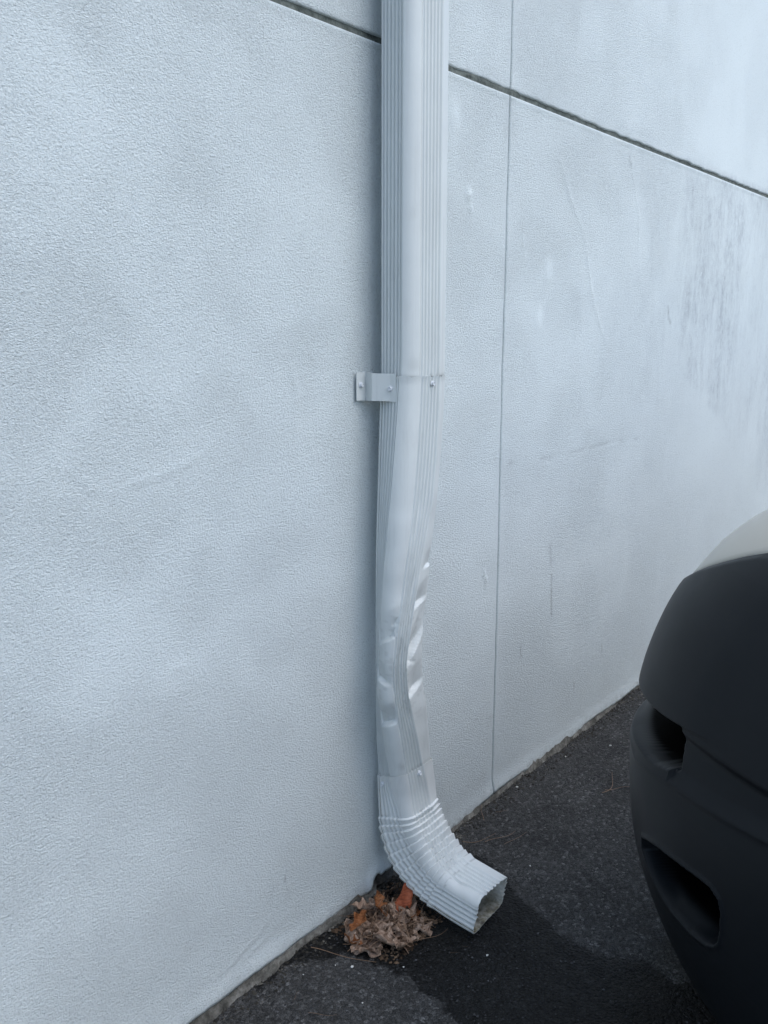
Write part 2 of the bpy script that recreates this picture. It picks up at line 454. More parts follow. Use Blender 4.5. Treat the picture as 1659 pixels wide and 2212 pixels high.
    ret([(nx - 1) * nz + j for j in range(nz)], True)
    ret([i * nz for i in range(nx)], True)
    ret([i * nz + nz - 1 for i in range(nx)], False)
    return mesh_obj('wall_panel', V, F, M_wall, wall, attrs=at)

GH, GV = 0.0054, 0.0021
panel(-12, JX - GV, 0, JZ - GH, 0, 1, 0, 1)
panel(JX + GV, 14, 0, JZ - GH, 1, 0, 0, 1)
panel(-12, JX - GV + .001, JZ + GH, 4.2, 0, 1, 1, 0)
panel(JX + GV + .001, 14, JZ + GH, 4.2, 1, 0, 1, 0)

# sealant in the joints
def strip_h():
    gx = spacing([(-12, 0.3, 0.5), (0.3, 5, 0.006), (5, 14, .5)]); gz = np.linspace(JZ - .014, JZ + .014, 9)
    X, Zg = np.meshgrid(gx, gz, indexing='ij')
    y = 0.007 - 0.004 * fbm(X * 20, Zg * 90, 91, 3) - 0.0045 * sstep(1.6, 1.7, X) * sstep(2.05, 1.95, X) * fbm(X * 50, Zg * 200, 95, 3) * 1.4
    return mesh_obj('joint_sealant', np.stack([X.ravel(), y.ravel(), Zg.ravel()], 1), grid_faces(*X.shape), M_joint, wall)
strip_h()
gz = spacing([(0, 4.2, 0.008)]); gx = np.linspace(JX - .008, JX + .008, 5)
X, Zg = np.meshgrid(gx, gz, indexing='ij')
y = 0.0105 - 0.002 * fbm(X * 90, Zg * 20, 92, 3)
mesh_obj('joint_sealant', np.stack([X.ravel(), y.ravel(), Zg.ravel()], 1), grid_faces(*X.shape), M_joint, wall)

# bare footing below the render coat
gx = spacing([(-12, 0.3, 0.5), (0.3, 3.6, 0.006), (3.6, 5.2, .02), (5.2, 14, .5)]); gt = np.linspace(0, 1, 12)
X, Tt = np.meshgrid(gx, gt, indexing='ij')
nr = ((X > .3) & (X < 5.2))
out = 0.010 + nr * 0.020 * fbm(X * 8, X * 0, 101, 4) * np.clip(1.7 - X * .35, .5, 1.2)
ztop = 0.075
y = -out * (1 - Tt) ** 1.5 + 0.012 * Tt + (fbm(X * 45, Tt * 5, 103, 4) - .5) * 0.005 * nr
zz = -0.02 + (ztop + .02) * Tt + (fbm(X * 40, Tt * 4, 105, 3) - .5) * 0.008 * nr
hollow = np.exp(-((X - 1.478) / 0.032) ** 4)
y = y + 0.03 * hollow
mesh_obj('footing', np.stack([X.ravel(), y.ravel(), zz.ravel()], 1), grid_faces(*X.shape), M_foot, wall)

# core of the wall behind the coat
bm = bmesh.new(); bmesh.ops.create_cube(bm, size=1)
bmesh.ops.scale(bm, vec=(25.9, 0.25, 4.15), verts=bm.verts); bmesh.ops.translate(bm, vec=(1, 0.18, 2.10), verts=bm.verts)
me = bpy.data.meshes.new('wall_core'); bm.to_mesh(me); bm.free(); me.materials.append(M_foot)
o = bpy.data.objects.new('wall_core', me); COL.objects.link(o); o.parent = wall

# ------------------------------------------------------------------ downspout
spout = thing('downspout', (1.478, -0.07, 0), label='white corrugated metal downspout fixed to the wall, crumpled above its elbow', cat='downspout')
PO = Vector((1.478, -0.07, 0))
KZ = np.array([.24, .27, .30, .34, .38, .42, .46, .50, .54, .58, .62, .66, .72, .80, .90, 1.0, 1.1, 1.18, 1.6, 2.0, 3.4])
KX = dict(
    L=[1.4265, 1.426, 1.4254, 1.4233, 1.4212, 1.419, 1.4176, 1.4164, 1.4151, 1.4143, 1.4137, 1.4131, 1.4122, 1.4115, 1.4139, 1.4176, 1.4225, 1.4245, 1.4251, 1.4255, 1.4257],
    A=[1.4215, 1.4204, 1.4155, 1.409, 1.4034, 1.3984, 1.3935, 1.3886, 1.3876, 1.3868, 1.3867, 1.3868, 1.3882, 1.3933, 1.3967, 1.4057, 1.4143, 1.4180, 1.4185, 1.4190, 1.4195],
    B=[1.4332, 1.4332, 1.4271, 1.419, 1.4112, 1.4037, 1.396, 1.3881, 1.3847, 1.3829, 1.3853, 1.3885, 1.4003, 1.4116, 1.427, 1.4377, 1.4457, 1.4490, 1.4478, 1.4465, 1.4465],
    E=[1.4975, 1.4912, 1.4841, 1.4747, 1.4624, 1.4497, 1.4375, 1.4252, 1.4195, 1.4146, 1.4215, 1.4291, 1.4441, 1.4662, 1.494, 1.5059, 1.513, 1.5163, 1.515, 1.5137, 1.5137],
    R=[1.5393, 1.5318, 1.5242, 1.5152, 1.5082, 1.501, 1.4939, 1.4865, 1.4789, 1.4742, 1.4749, 1.4828, 1.4943, 1.5025, 1.5212, 1.5347, 1.5443, 1.5481, 1.5475, 1.546, 1.546])
YZ = np.array([0.2, .30, .42, .55, .70, .95, 1.2, 3.4])
KY = dict(L=[-.0215, -.020, -.022, -.024, -.026, -.03, -.03, -.03],
          A=[-.075, -.066, -.058, -.055, -.064, -.08, -.086, -.086],
          B=[-.108, -.104, -.098, -.093, -.102, -.110, -.112, -.112],
          E=[-.110, -.107, -.106, -.106, -.108, -.112, -.112, -.112],
          R=[-.104, -.102, -.103, -.104, -.104, -.104, -.104, -.104])
def smooth_table(z, zs, vs):
    # average a little so that the lines run in soft curves
    return (np.interp(z, zs, vs) * 2 + np.interp(z - .02, zs, vs) + np.interp(z + .02, zs, vs)) / 4
def tilt(z): return 0.36 * sstep(0.62, 0.30, z)
def lm_straight(zc):
    out = {}
    for k in 'LABER':
        z = zc
        for _ in range(2):
            y = smooth_table(z, YZ, KY[k]); z = zc + tilt(zc) * (-y - .07)
        out[k] = np.array([smooth_table(z, KZ, KX[k]), y, z])
    return out
def lm_pair(O, I, xs, tA=0.72):
    """landmarks on a section from its outer (back) to its inner (front) point"""
    O = np.array([0, O[0], O[1]]); I = np.array([0, I[0], I[1]])
    f = lambda t, x: np.array([x, 0, 0]) + O * (1 - t) + I * t
    return dict(L=f(0, xs[0]), A=f(tA, xs[1]), B=f(1, xs[2]), E=f(1, xs[3]), R=f(.92, xs[4]))

NL, NC, NF, NS, NR_, NRR, NB = 50, 10, 61, 9, 8, 40, 30
def section(lm, rib=1.0, inset=0.0):
    """closed ring of 3D points from the landmarks; ribs are pressed into the faces"""
    L, A, B, E, Rr = (lm[k] for k in 'LABER')
    ux = np.array([1.0, 0, 0])
    ud = (B - L); ud = ud - ud[0] * ux; ud = ud / np.linalg.norm(ud)      # back -> front direction
    RB = np.array([Rr[0], *(L[1:] + ud[1:] * 0.006)])                    # back right
    Lc = L + ud * 0.008; BL = L - ud * 0.0 + ux * 0.012
    pts = []; kinds = []
    def add(ps, kind):
        pts.extend(ps); kinds.extend(kind)
    def bez(a, c, b, n, end=False):
        t = np.linspace(0, 1, n + (1 if end else 0))[:n, None]
        return a * (1 - t) ** 2 + 2 * c * t * (1 - t) + b * t ** 2
    t = np.linspace(0, 1, NL, endpoint=False)
    add(list(Lc + (A - Lc) * t[:, None]), [('g', q * 5) for q in t])
    c1 = A + (A - Lc) / max(np.linalg.norm(A - Lc), 1e-6) * np.linalg.norm(B - A) * 0.42
    c1b = B - (E - B) / np.linalg.norm(E - B) * np.linalg.norm(B - A) * 0.42
    c = (c1 + c1b) / 2
    add(list(bez(A, c, B, NC)), [('n', 0)] * NC)
    t = np.linspace(0, 1, NF, endpoint=False)
    add(list(B + (E - B) * t[:, None]), [('f', q * 6) for q in t])
    Es = Rr.copy(); Es = E + (Rr - E) * 0.72; Es = Es + (E - Es) * 0.0
    t = np.linspace(0, 1, NS, endpoint=False)
    add(list(E + (Es - E) * t[:, None]), [('n', 0)] * NS)
    Rs = Rr - ud * 0.010 + ux * 0.0
    add(list(bez(Es, Rr + ud * 0.002, Rs, NR_)), [('n', 0)] * NR_)
    RBs = RB + ud * 0.012
    t = np.linspace(0, 1, NRR, endpoint=False)
    add(list(Rs + (RBs - Rs) * t[:, None]), [('g', q * 5) for q in t])
    RBe = RB - ux * 0.012
    add(list(bez(RBs, RB, RBe, 8)), [('n', 0)] * 8)
    t = np.linspace(0, 1, NB, endpoint=False)
    add(list(RBe + (BL - RBe) * t[:, None]), [('n', 0)] * NB)
    add(list(bez(BL, L, Lc, 6)), [('n', 0)] * 6)
    P = np.array(pts)
    # in-plane normals
    nx_ = np.roll(P, -1, 0) - np.roll(P, 1, 0)
    ax = np.cross(ux, ud)
    N = np.cross(nx_, ax); N /= np.linalg.norm(N, axis=1)[:, None] + 1e-9
    cen = P.mean(0)
    if ((P - cen) * N).sum() < 0: N = -N
    dis = np.zeros(len(P))
    for i, (k, ph) in enumerate(kinds):
        if k in 'gf':
            wv = 0.5 - 0.5 * math.cos(2 * math.pi * ph)
            if k == 'f': dis[i] = rib * 0.0044 * (wv ** 2.4 - 0.35) * min(1, 3 * min(ph, 6 - ph) + .05)     # narrow raised ribs
            else: dis[i] = -rib * 0.0050 * (0.5 + 0.5 * math.cos(2 * math.pi * ph)) ** 2.2
    return P + N * (dis - inset)[:, None], N

RING = len(section(lm_straight(1.5))[0])
iA, iB, iE, iR = NL, NL + NC, NL + NC + NF, NL + NC + NF + NS
def tube(name, rings, mat, thick=0.0009, mat_in=None, marks=None, sharp=0):
    """rings: list of (P,N). Double wall with rims."""
    n = len(rings); m = len(rings[0][0])
    Po = np.array([r[0] for r in rings]) - np.array(PO)
    No = np.array([r[1] for r in rings])
    Pi = Po - No * thick
    V = np.concatenate([Po.reshape(-1, 3), Pi.reshape(-1, 3)])
    i, j = np.meshgrid(np.arange(n - 1), np.arange(m), indexing='ij')
    a = i * m + j; b = i * m + (j + 1) % m; c = b + m; dd = a + m
    Fo = np.stack([a, b, c, dd], -1).reshape(-1, 4)
    Fi = Fo[:, ::-1] + n * m
    rim = []
    for q in range(m):
        q2 = (q + 1) % m
        rim.append((q, n * m + q, n * m + q2, q2))
        k = (n - 1) * m
        rim.append((k + q, k + q2, n * m + k + q2, n * m + k + q))
    F = [tuple(f) for f in Fo] + [tuple(f) for f in Fi] + rim
    mk = np.zeros(len(V))
    if marks is not None: mk[:n * m] = np.asarray(marks).reshape(-1)
    o = mesh_obj(name, V, F, mat, spout, attrs={'mark': mk})
    if mat_in:
        o.data.materials.append(mat_in)
        idx = np.zeros(len(F), int); idx[len(Fo):len(Fo) * 2] = 1
        o.data.polygons.foreach_set('material_index', idx)
    # outward orientation
    bm = bmesh.new(); bm.from_mesh(o.data); bmesh.ops.recalc_face_normals(bm, faces=bm.faces); bm.to_mesh(o.data); bm.free()
    if sharp: o.data.set_sharp_from_angle(angle=R(sharp))
    return o

# dents: (index range centre, half width in ring points, z, slope of crease (m per ring point), depth, reach above, reach below)
DENTS = [
    (iA + 6, 8, 0.640, 0.0026, 0.012, 0.060, 0.0085),
    (iA + 3, 6, 0.545, -0.0010, 0.010, 0.040, 0.0080),
    (iA + 5, 8, 0.452, 0.0020, 0.012, 0.040, 0.0110),
    (iE + 10, 8, 0.775, 0.0005, 0.006, 0.035, 0.0060),
    (iE + 5, 8, 0.700, 0.0014, 0.008, 0.045, 0.0090),
    (iE + 5, 10, 0.605, 0.0056, 0.014, 0.070, 0.0120),
    (iE + 1, 5, 0.583, -0.0020, 0.006, 0.020, 0.0080),
    (iE + 5, 8, 0.515, 0.0023, 0.011, 0.050, 0.0090),
    (iA + 10, 4, 0.668, 0.0010, 0.005, 0.015, 0.0060),
]
def dent(P, N, ext=None):
    idx = np.arange(len(P))
    d_ = np.zeros(len(P))
    for ic, hw, z0, sl, dep, ab, be in DENTS:
        q = (idx - ic) / hw
        wgt = np.clip(1.12 - 1.12 * np.abs(q), 0, 1)
        zz = P[:, 2] - (z0 + sl * (idx - ic))
        prof = np.where(zz > 0, np.clip(1 - zz / ab, 0, 1) ** 1.15, np.clip(1 + zz / be, 0, 1))
        d_ -= dep * wgt * prof
    # general waviness in the crumpled stretch
    k = sstep(1.0, .8, P[:, 2].mean()) * sstep(.37, .46, P[:, 2].mean())
    d_ += k * (vn(idx * 0.09, P[:, 2] * 22, 5) - .5) * 0.004 * ((idx > iA - 8) & (idx < iR + 8))
    return P + N * d_[:, None]

def ragged(rings, which, amp, seed, lift=None):
    P, N = rings[which]
    P2, _ = rings[which + (1 if which == 0 else -1)]
    i = np.arange(len(P))
    r = (vn(i * 0.5, i * 0, seed) - .5) * amp + (vn(i * 0.12, i * 0, seed + 1) - .5) * amp
    P = P.copy(); dirv = P - P2; dirv /= np.linalg.norm(dirv, axis=1)[:, None]
    P += dirv * r[:, None] + N * (0.0008 * vn(i * .4, i * 0, seed + 2))[:, None]
    rings[which] = (P, N)

Z_TOP, Z_SEAM = 1.160, 0.300
# upper section (slides into the lower one)
rings = []
for z in [3.4, 3.0, 2.6, 2.2] + list(np.arange(2.1, 1.24, -0.04)) + [1.23, 1.22, 1.21, 1.20, 1.19] + list(np.arange(1.18, 1.145, -0.0015)) + [1.13, 1.12]:
    P, N = section(lm_straight(z)); rings.append((P, N))
mk = np.zeros((len(rings), RING)); ii = np.arange(RING)
for q_, (P, N) in enumerate(rings):
    z_ = P[:, 2]
    mk[q_] = 1.0 * np.exp(-np.clip(z_ - (Z_TOP - .001), 0, 1) / .0032) * sstep(.30, .5, vn(ii * .13, ii * 0, 61)) * (z_ < 1.19)          # uneven dark line along the seam
    mk[q_] = np.maximum(mk[q_], 0.22 * np.exp(-((ii - iA - 6) / 3.0) ** 2 - ((z_ - 1.183) / .014) ** 2))                                 # a greasy smudge
up = tube('upper_section', rings, M_alu, marks=mk)
# lower section
rings = []
Z_TOP, Z_SEAM = 1.160, 0.300
zl = list(np.arange(Z_TOP, Z_TOP - .03, -0.004)) + list(np.arange(Z_TOP - .03, 0.95, -0.01)) + list(np.arange(0.95, 0.36, -0.0019)) + list(np.arange(0.36, Z_SEAM - .03, -0.006))
for z in zl:
    P, N = section(lm_straight(z), inset=(-0.0017 + 0.0024 * sstep(.40, .335, z)))
    if z > Z_TOP - .012: P = P + N * 0.0013 * ((z - Z_TOP + .012) / .012) * (0.2 + vn(np.arange(len(P)) * .16, np.arange(len(P)) * 0, 33))[:, None]
    P = dent(P, N); rings.append((P, N))
ragged(rings, 0, 0.0048, 5)
mk = np.zeros((len(rings), RING))
for q_, (P, N) in enumerate(rings):
    z_ = P[:, 2]; zs_ = 0.315 + 0.36 * (-P[:, 1] - .07)
    mk[q_] = 0.65 * np.exp(-np.abs(z_ - zs_ - .001) / .0025) * sstep(.35, .6, vn(ii * .15, ii * 0, 62))
    mk[q_] = np.maximum(mk[q_], 0.30 * np.exp(-((ii - iB + 2) / 2.2) ** 2 - ((z_ - .345) / .008) ** 2))
    sc_ = sstep(.70, .78, vn(ii * .35, z_ * 160, 63)) * sstep(.75, .65, z_) * sstep(.4, .5, z_)
    mk[q_] = np.maximum(mk[q_], 0.16 * sc_)                                                                                              # scuffs on the crumpled stretch
low = tube('lower_section', rings, M_alu, marks=mk, sharp=20)

# elbow
XS0 = None
pairs = [((-.0200, .295), (-.1045, .330)), ((-.0208, .25), (-.106, .275)), ((-.0225, .200), (-.1135, .228)), ((-.029, .158), (-.1225, .206)),
         ((-.050, .109), (-.137, .182)), ((-.083, .073), (-.155, .156)), ((-.123, .050), (-.176, .135)), ((-.163, .036), (-.200, .121)),
         ((-.213, .0265), (-.240, .1125)), ((-.2735, .0200), (-.2875, .1035))]
PA = np.array([[*a, *b] for a, b in pairs])
def crom(s):
    s = min(max(s, 0), len(PA) - 1 - 1e-6); i = int(s); t = s - i
    p0 = PA[max(i - 1, 0)]; p1 = PA[i]; p2 = PA[i + 1]; p3 = PA[min(i + 2, len(PA) - 1)]
    return 0.5 * ((2 * p1) + (-p0 + p2) * t + (2 * p0 - 5 * p1 + 4 * p2 - p3) * t * t + (-p0 + 3 * p1 - 3 * p2 + p3) * t ** 3)
XA = np.array([[1.4258, 1.4170, 1.4290, 1.4880, 1.5270], [1.4264, 1.421, 1.433, 1.497, 1.534], [1.4264, 1.423, 1.436, 1.502, 1.535], [1.4255, 1.423, 1.438, 1.507, 1.538], [1.4245, 1.4245, 1.441, 1.512, 1.543]])
def elbow_lm(s):
    q = crom(s)
    xs_ = [np.interp(s, [0, 1, 2.5, 6, 9], XA[:, k]) for k in range(5)]
    a = lm_pair(q[:2], q[2:], xs_, np.interp(s, [0, 1.5, 9], [.62, .72, .80]))
    b = lm_straight(0.314 - 0.048 * min(s, 2)); w_ = sstep(.5, 1.9, s)
    return {k: a[k] * w_ + b[k] * (1 - w_) for k in a}
rings = []; emk = []
NP, S0, S1 = 11, 2.0, 7.25
ss_ = list(np.linspace(0, S0, 16, endpoint=False))
for k in range(NP):
    a = S0 + (S1 - S0) * k / NP; b = S0 + (S1 - S0) * (k + 1) / NP
    ss_ += list(a + (b - a) * np.array([0.0, .07, .14, .22, .34, .46, .58, .7, .82, .92]))
ss_ += list(np.linspace(S1, 9, 16))
idx = np.arange(RING)
for s in ss_:
    em = np.zeros(RING)
    P, N = section(elbow_lm(s), rib=(1.0 if s < S0 or s > S1 else 0.85), inset=-0.0011 * sstep(2.0, .6, s) - .0010)
    if S0 <= s <= S1:
        jit = (vn(idx * 0.06, idx * 0 + 1, 3) - .5) * 0.22 + (vn(idx * 0.22, idx * 0 + round(s * 2.2), 13) - .5) * 0.10
        ph = (s - S0) / (S1 - S0) * NP + jit * min(1, (s - S0) * 3)
        f = ph - np.floor(ph); kk = np.floor(ph)
        amp = 0.0042 * (0.55 + 0.8 * vn(kk * 3.3, idx * 0.07, 8)) * np.where(kk < 2, 1.15, 1.0)
        prof = np.where(f < 0.16, f / 0.16, ((1 - f) / 0.84) ** 0.9)
        # crushed pleats gather sharply on the inside of the bend
        dis = amp * prof - 0.0006
        dis *= np.clip((s - S0) * 8 + .3, 0, 1) * np.clip((S1 - s) * 4 + .25, 0, 1)
        # grime in the folds
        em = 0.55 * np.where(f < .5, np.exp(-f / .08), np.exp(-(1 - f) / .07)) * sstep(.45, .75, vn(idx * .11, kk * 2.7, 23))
        P = P + N * dis[:, None]
    if s > 6.8:        # hammered shoulder where the end begins
        q = np.exp(-((idx - iB - 1) / 7.0) ** 2) * np.exp(-((s - 7.75) / .35) ** 2)
        P = P - N * (0.006 * q)[:, None]
    if s > 8:
        P = P + N * ((vn(idx * .1, idx * 0 + s, 4) - .5) * 0.002 * (s - 8))[:, None]
    if s > 8.7: em = .5 * (s - 8.7) / .3 * vn(idx * .5, idx * 0, 29) ** 2
    rings.append((P, N)); emk.append(em)
ragged(rings, 0, 0.0045, 15)
ragged(rings, len(rings) - 1, 0.003, 25)
elb = tube('elbow', rings, M_elb, thick=0.0012, mat_in=M_inside, marks=np.array(emk), sharp=32)

# screws with hexagonal washer heads
def screw_mesh():
    bm = bmesh.new()
    def ring(r, z, n=18): return [bm.verts.new((r * math.cos(2 * math.pi * k / n), r * math.sin(2 * math.pi * k / n), z)) for k in range(n)]
    def hexring(r, z):
        out = []
        for k in range(18):
            a = 2 * math.pi * k / 18; s = (a + math.pi / 6) % (math.pi / 3) - math.pi / 6
            rr_ = r * math.cos(math.pi / 6) / math.cos(s)
            out.append(bm.verts.new((rr_ * math.cos(a), rr_ * math.sin(a), z)))
        return out
    rs = [ring(.0062, 0), ring(.0064, .0008), ring(.0060, .0014), hexring(.0047, .0016), hexring(.0047, .0048), hexring(.0042, .0055), ring(.0030, .0055), ring(.0027, .0046)]
    for a, b in zip(rs, rs[1:]):
        for k in range(18): bm.faces.new((a[k], a[(k + 1) % 18], b[(k + 1) % 18], b[k]))
    bm.faces.new(rs[-1])
    me = bpy.data.meshes.new('screw'); bm.to_mesh(me); bm.free(); me.materials.append(M_screw); return me
SM = screw_mesh()
def screw(pos, nrm, parent, off):
    o = bpy.data.objects.new('screw', SM); COL.objects.link(o); o.parent = parent
    o.location = Vector(pos) - off
    o.rotation_euler = Vector(nrm).to_track_quat('Z', 'Y').to_euler()
    return o
screw((1.4865, -0.1142, 1.1455), (-.05, -1, 0), spout, PO)
screw((1.4600, -0.1085, 0.3160), (-.10, -1, .25), spout, PO)
screw((1.4215, -0.0400, 0.2845), (-1, -.05, .05), spout, PO)

# bracket strap
bp = [(1.3805, -.0055), (1.4072, -.0060), (1.4088, -.0070), (1.4018, -.0275), (1.4012, -.0300), (1.4135, -.0600), (1.4150, -.0640), (1.4158, -.0775)]
fine = []
for a, b in zip(bp, bp[1:]):
    for t in np.linspace(0, 1, 4, endpoint=False): fine.append((a[0] + (b[0] - a[0]) * t, a[1] + (b[1] - a[1]) * t))
fine.append(bp[-1])
fine = np.array(fine); nn = np.gradient(fine, axis=0); nn = np.stack([nn[:, 1], -nn[:, 0]], 1); nn /= np.linalg.norm(nn, axis=1)[:, None]
if nn[0, 1] > 0: nn = -nn
hz = np.linspace(0, 1, 7); th_ = 0.0014
V = []; tt_ = np.linspace(0, 1, len(fine))
for side in (1, 0):
    for (fx_, fy_), (nx_, ny_), t in zip(fine, nn, tt_):
        for q in hz:
            zz_ = 1.1130 + 0.0550 * q + 0.0012 * math.sin(t * 7) * (q - .5) - 0.0015 * t
            V.append((fx_ + nx_ * th_ * side, fy_ + ny_ * th_ * side - .0003, zz_))
V = np.array(V) - np.array(PO)
nu, nv_ = len(fine), len(hz)
F = [tuple(f) for f in grid_faces(nu, nv_)] + [tuple(f[::-1] + nu * nv_) for f in grid_faces(nu, nv_)]
def rimf(ids):
    for a, b in zip(ids, ids[1:]): F.append((a, b, b + nu * nv_, a + nu * nv_))
rimf([i * nv_ for i in range(nu)]); rimf([i * nv_ + nv_ - 1 for i in range(nu)][::-1]); rimf(list(range(nv_))[::-1]); rimf([(nu - 1) * nv_ + j for j in range(nv_)])
br = mesh_obj('bracket', V, F, M_alu, spout, smooth=False, attrs={'mark': np.zeros(len(V))})
bm = bmesh.new(); bm.from_mesh(br.data); bmesh.ops.recalc_face_normals(bm, faces=bm.faces); bm.to_mesh(br.data); bm.free()
screw((1.3925, -.0075, 1.1435), (.05, -1, 0), br, PO)
screw((1.4143, -.0655, 1.1370), (-1, -.15, 0), br, PO)

# ------------------------------------------------------------------ litter
LEAF_N = 14
def leaf_mesh(name, mat, L=0.07, W=0.045, lobes=4, curl=0.8, cup=0.5, seed=0, broken=False):
    rnd = random.Random(seed)
    nu, nv = 26, 7
    V = []
    for i in range(nu):
        t = i / (nu - 1)
        env = math.sin(math.pi * min(1, t * 0.96 + 0.03)) ** 0.6 * (0.45 + 0.75 * t) if not broken else (0.9 + .2 * math.sin(t * 9))
        lob = 0.74 + 0.26 * math.sin(t * lobes * 2 * math.pi + seed) if not broken else 0.9 + 0.1 * rnd.random()
        for j in range(nv):
            q = (j / (nv - 1)) * 2 - 1
            l2 = lob if q < 0 else (0.74 + 0.26 * math.sin(t * lobes * 2 * math.pi + seed + 0.9) if not broken else 0.9 + .1 * rnd.random())
            x = (t - .5) * L
            y = q * W / 2 * env * l2
            z = (rnd.random() - .5) * 0.0012
            # cup across and curl along
            a = q * cup * 1.4; z += abs(y) * math.sin(abs(a)) * (1 if cup > 0 else -1) ; y *= math.cos(a * .7)
            z += 0.004 * math.sin(t * 11 + seed) * q + 0.003 * math.sin(t * 5 + q * 3 + seed)
            b = (t - .5) * curl * 2.2
            r_ = L / (2.2 * curl + 1e-3)
            xx = (r_ + 0) * math.sin(b) ; zz_ = r_ * (1 - math.cos(b)) + z * math.cos(b)
            V.append((xx - z * math.sin(b), y, zz_))
    F = [tuple(f) for f in grid_faces(nu, nv)]
    me = bpy.data.meshes.new(name); me.from_pydata(V, [], F); me.materials.append(mat)
    me.polygons.foreach_set('use_smooth', [True] * len(me.polygons))
    # thickness
    bm = bmesh.new(); bm.from_mesh(me)
    bmesh.ops.solidify(bm, geom=bm.faces[:], thickness=0.0005)
    bm.to_mesh(me); bm.free(); me.update()
    return me
def leaf_mat(name, c1, c2, c3):
    m, _, _, p = new_mat(name, c1, 0.75, 0.25)
    T = NT(m); v = T.co()
    a = T.ramp(T.noise(v, 90, 5, 0.65), [(0.3, c1), (0.5, c2), (0.75, c3)])
    w_ = T.node('ShaderNodeTexWave'); w_.inputs['Scale'].default_value = 70; w_.inputs['Distortion'].default_value = 3
    w_.bands_direction = 'DIAGONAL'
    T.l.new(v, w_.inputs['Vector'])
    ve = T.ramp(w_.outputs['Fac'], [(0.0, 0.72), (0.18, 1.0)])
    T.l.new(T.mix(1.0, a, ve, 'MULTIPLY'), p.inputs['Base Color'])
    T.l.new(T.bump(w_.outputs['Fac'], 0.5, 0.001), p.inputs['Normal'])
    return m
LM = [leaf_mat('pale_dead_leaf', (0.13, 0.08, 0.052), (0.29, 0.20, 0.145), (0.50, 0.38, 0.30)),
      leaf_mat('brown_dead_leaf', (0.055, 0.032, 0.02), (0.13, 0.08, 0.052), (0.24, 0.16, 0.11)),
      leaf_mat('orange_dead_leaf', (0.09, 0.032, 0.012), (0.21, 0.078, 0.028), (0.33, 0.15, 0.065)),
      leaf_mat('rust_red_leaf', (0.20, 0.050, 0.022), (0.30, 0.080, 0.036), (0.38, 0.12, 0.06))]
proto = []
for k in range(5): proto.append(leaf_mesh('dead_leaf', LM[0], 0.082 + .008 * (k % 3), 0.070, 3, 0.5 + .25 * k, [0.5, -.4, .7, -.6, .3][k], seed=k * 3 + 1))
for k in range(4): proto.append(leaf_mesh('dead_leaf', LM[1], 0.070, 0.050, 3, 0.4 + .3 * k, [0.6, -.5, .4, -.3][k], seed=k * 5 + 2))
for k in range(2): proto.append(leaf_mesh('dead_leaf', LM[0], 0.035, 0.020, 1, 0.7 + .3 * k, 0.5, seed=k * 7 + 3, broken=True))
proto.append(leaf_mesh('dead_leaf', LM[2], 0.078, 0.05, 3, 0.7, .6, seed=71))
GRP = 'dead leaves heaped between the elbow and the wall'
def put_leaf(me, loc, rot, label, sc=1.0):
    o = bpy.data.objects.new('dead_leaf', me); COL.objects.link(o)
    o.location = loc; o.rotation_euler = rot; o.scale = (sc, sc, sc)
    return tag(o, label, 'leaf', GRP)
rl = random.Random(21)
cxp, cyp = 1.342, -0.116
def side_of(x, y):
    return 'wall side' if y - cyp > .03 else ('asphalt side' if y - cyp < -.03 else ('elbow end' if x - cxp > .025 else ('far end' if x - cxp < -.025 else 'middle')))
for k in range(40):
    a = rl.uniform(0, 2 * math.pi); r_ = math.sqrt(rl.random())
    dx = r_ * math.cos(a) * 0.076; dy = r_ * math.sin(a) * 0.054
    x = cxp + dx * .94 - dy * .35; y = cyp + dy + dx * -.10
    hgt = 0.006 + 0.024 * (1 - r_ ** 1.5) * (k / 40) ** .6
    me = proto[rl.choice([0, 1, 2, 3, 4, 0, 1, 2, 5, 6, 7, 8, 9, 10, 11, 11])]
    sc = rl.uniform(.65, 1.05)
    pale = me.materials[0] is LM[0]
    hue = 'pale beige' if pale else ('rusty orange' if me.materials[0] is LM[2] else 'dark brown')
    if me in proto[-3:-1]: hue += ' torn'
    side = 'wall side' if dy > .025 else ('asphalt side' if dy < -.025 else ('elbow end' if dx > .02 else ('far end' if dx < -.02 else 'middle')))
    lvl = 'buried low' if k < 13 else ('lying half covered' if k < 27 else 'lying on top')
    size = 'small' if sc < .78 else ('broad' if sc > .92 else 'medium')
    put_leaf(me, (x, y, hgt), (rl.uniform(-.45, .45), rl.uniform(-.45, .45), rl.uniform(0, 6.28)),
             '%s %s leaf %s at the %s of the heap' % (size, hue, lvl, side), sc)

scraps = [leaf_mesh('leaf_scrap', LM[k % 3 if k != 2 else 1], 0.026 + .006 * k, 0.016, 1, 1.0 + .2 * k, .7, seed=90 + k, broken=True) for k in range(5)]
for k in range(34):
    a = rl.uniform(0, 2 * math.pi); r_ = math.sqrt(rl.random())
    o = bpy.data.objects.new('leaf_scrap', scraps[k % 5]); COL.objects.link(o)
    o.location = (cxp + .012 + r_ * math.cos(a) * .088, cyp + r_ * math.sin(a) * .066, .006 + .040 * (1 - r_ ** 1.3))
    sd_ = side_of(o.location.x, o.location.y); hue = ['beige', 'dark brown', 'brown', 'beige', 'dark brown'][k % 5]
    o.rotation_euler = (rl.uniform(-1, 1), rl.uniform(-1, 1), rl.uniform(0, 6.28)); s_ = rl.uniform(.6, 1.2); o.scale = (s_, s_, s_)
    tag(o, 'torn %s curl of dry leaf strewn over the %s of the heap' % (hue, sd_), 'leaf scrap', 'torn scraps strewn over the leaf heap')
put_leaf(leaf_mesh('dead_leaf', LM[0], .095, .075, 3, .45, .3, seed=61), (1.325, -.165, .016), (.1, .15, .4), 'broad flat beige leaf at the asphalt edge of the heap')
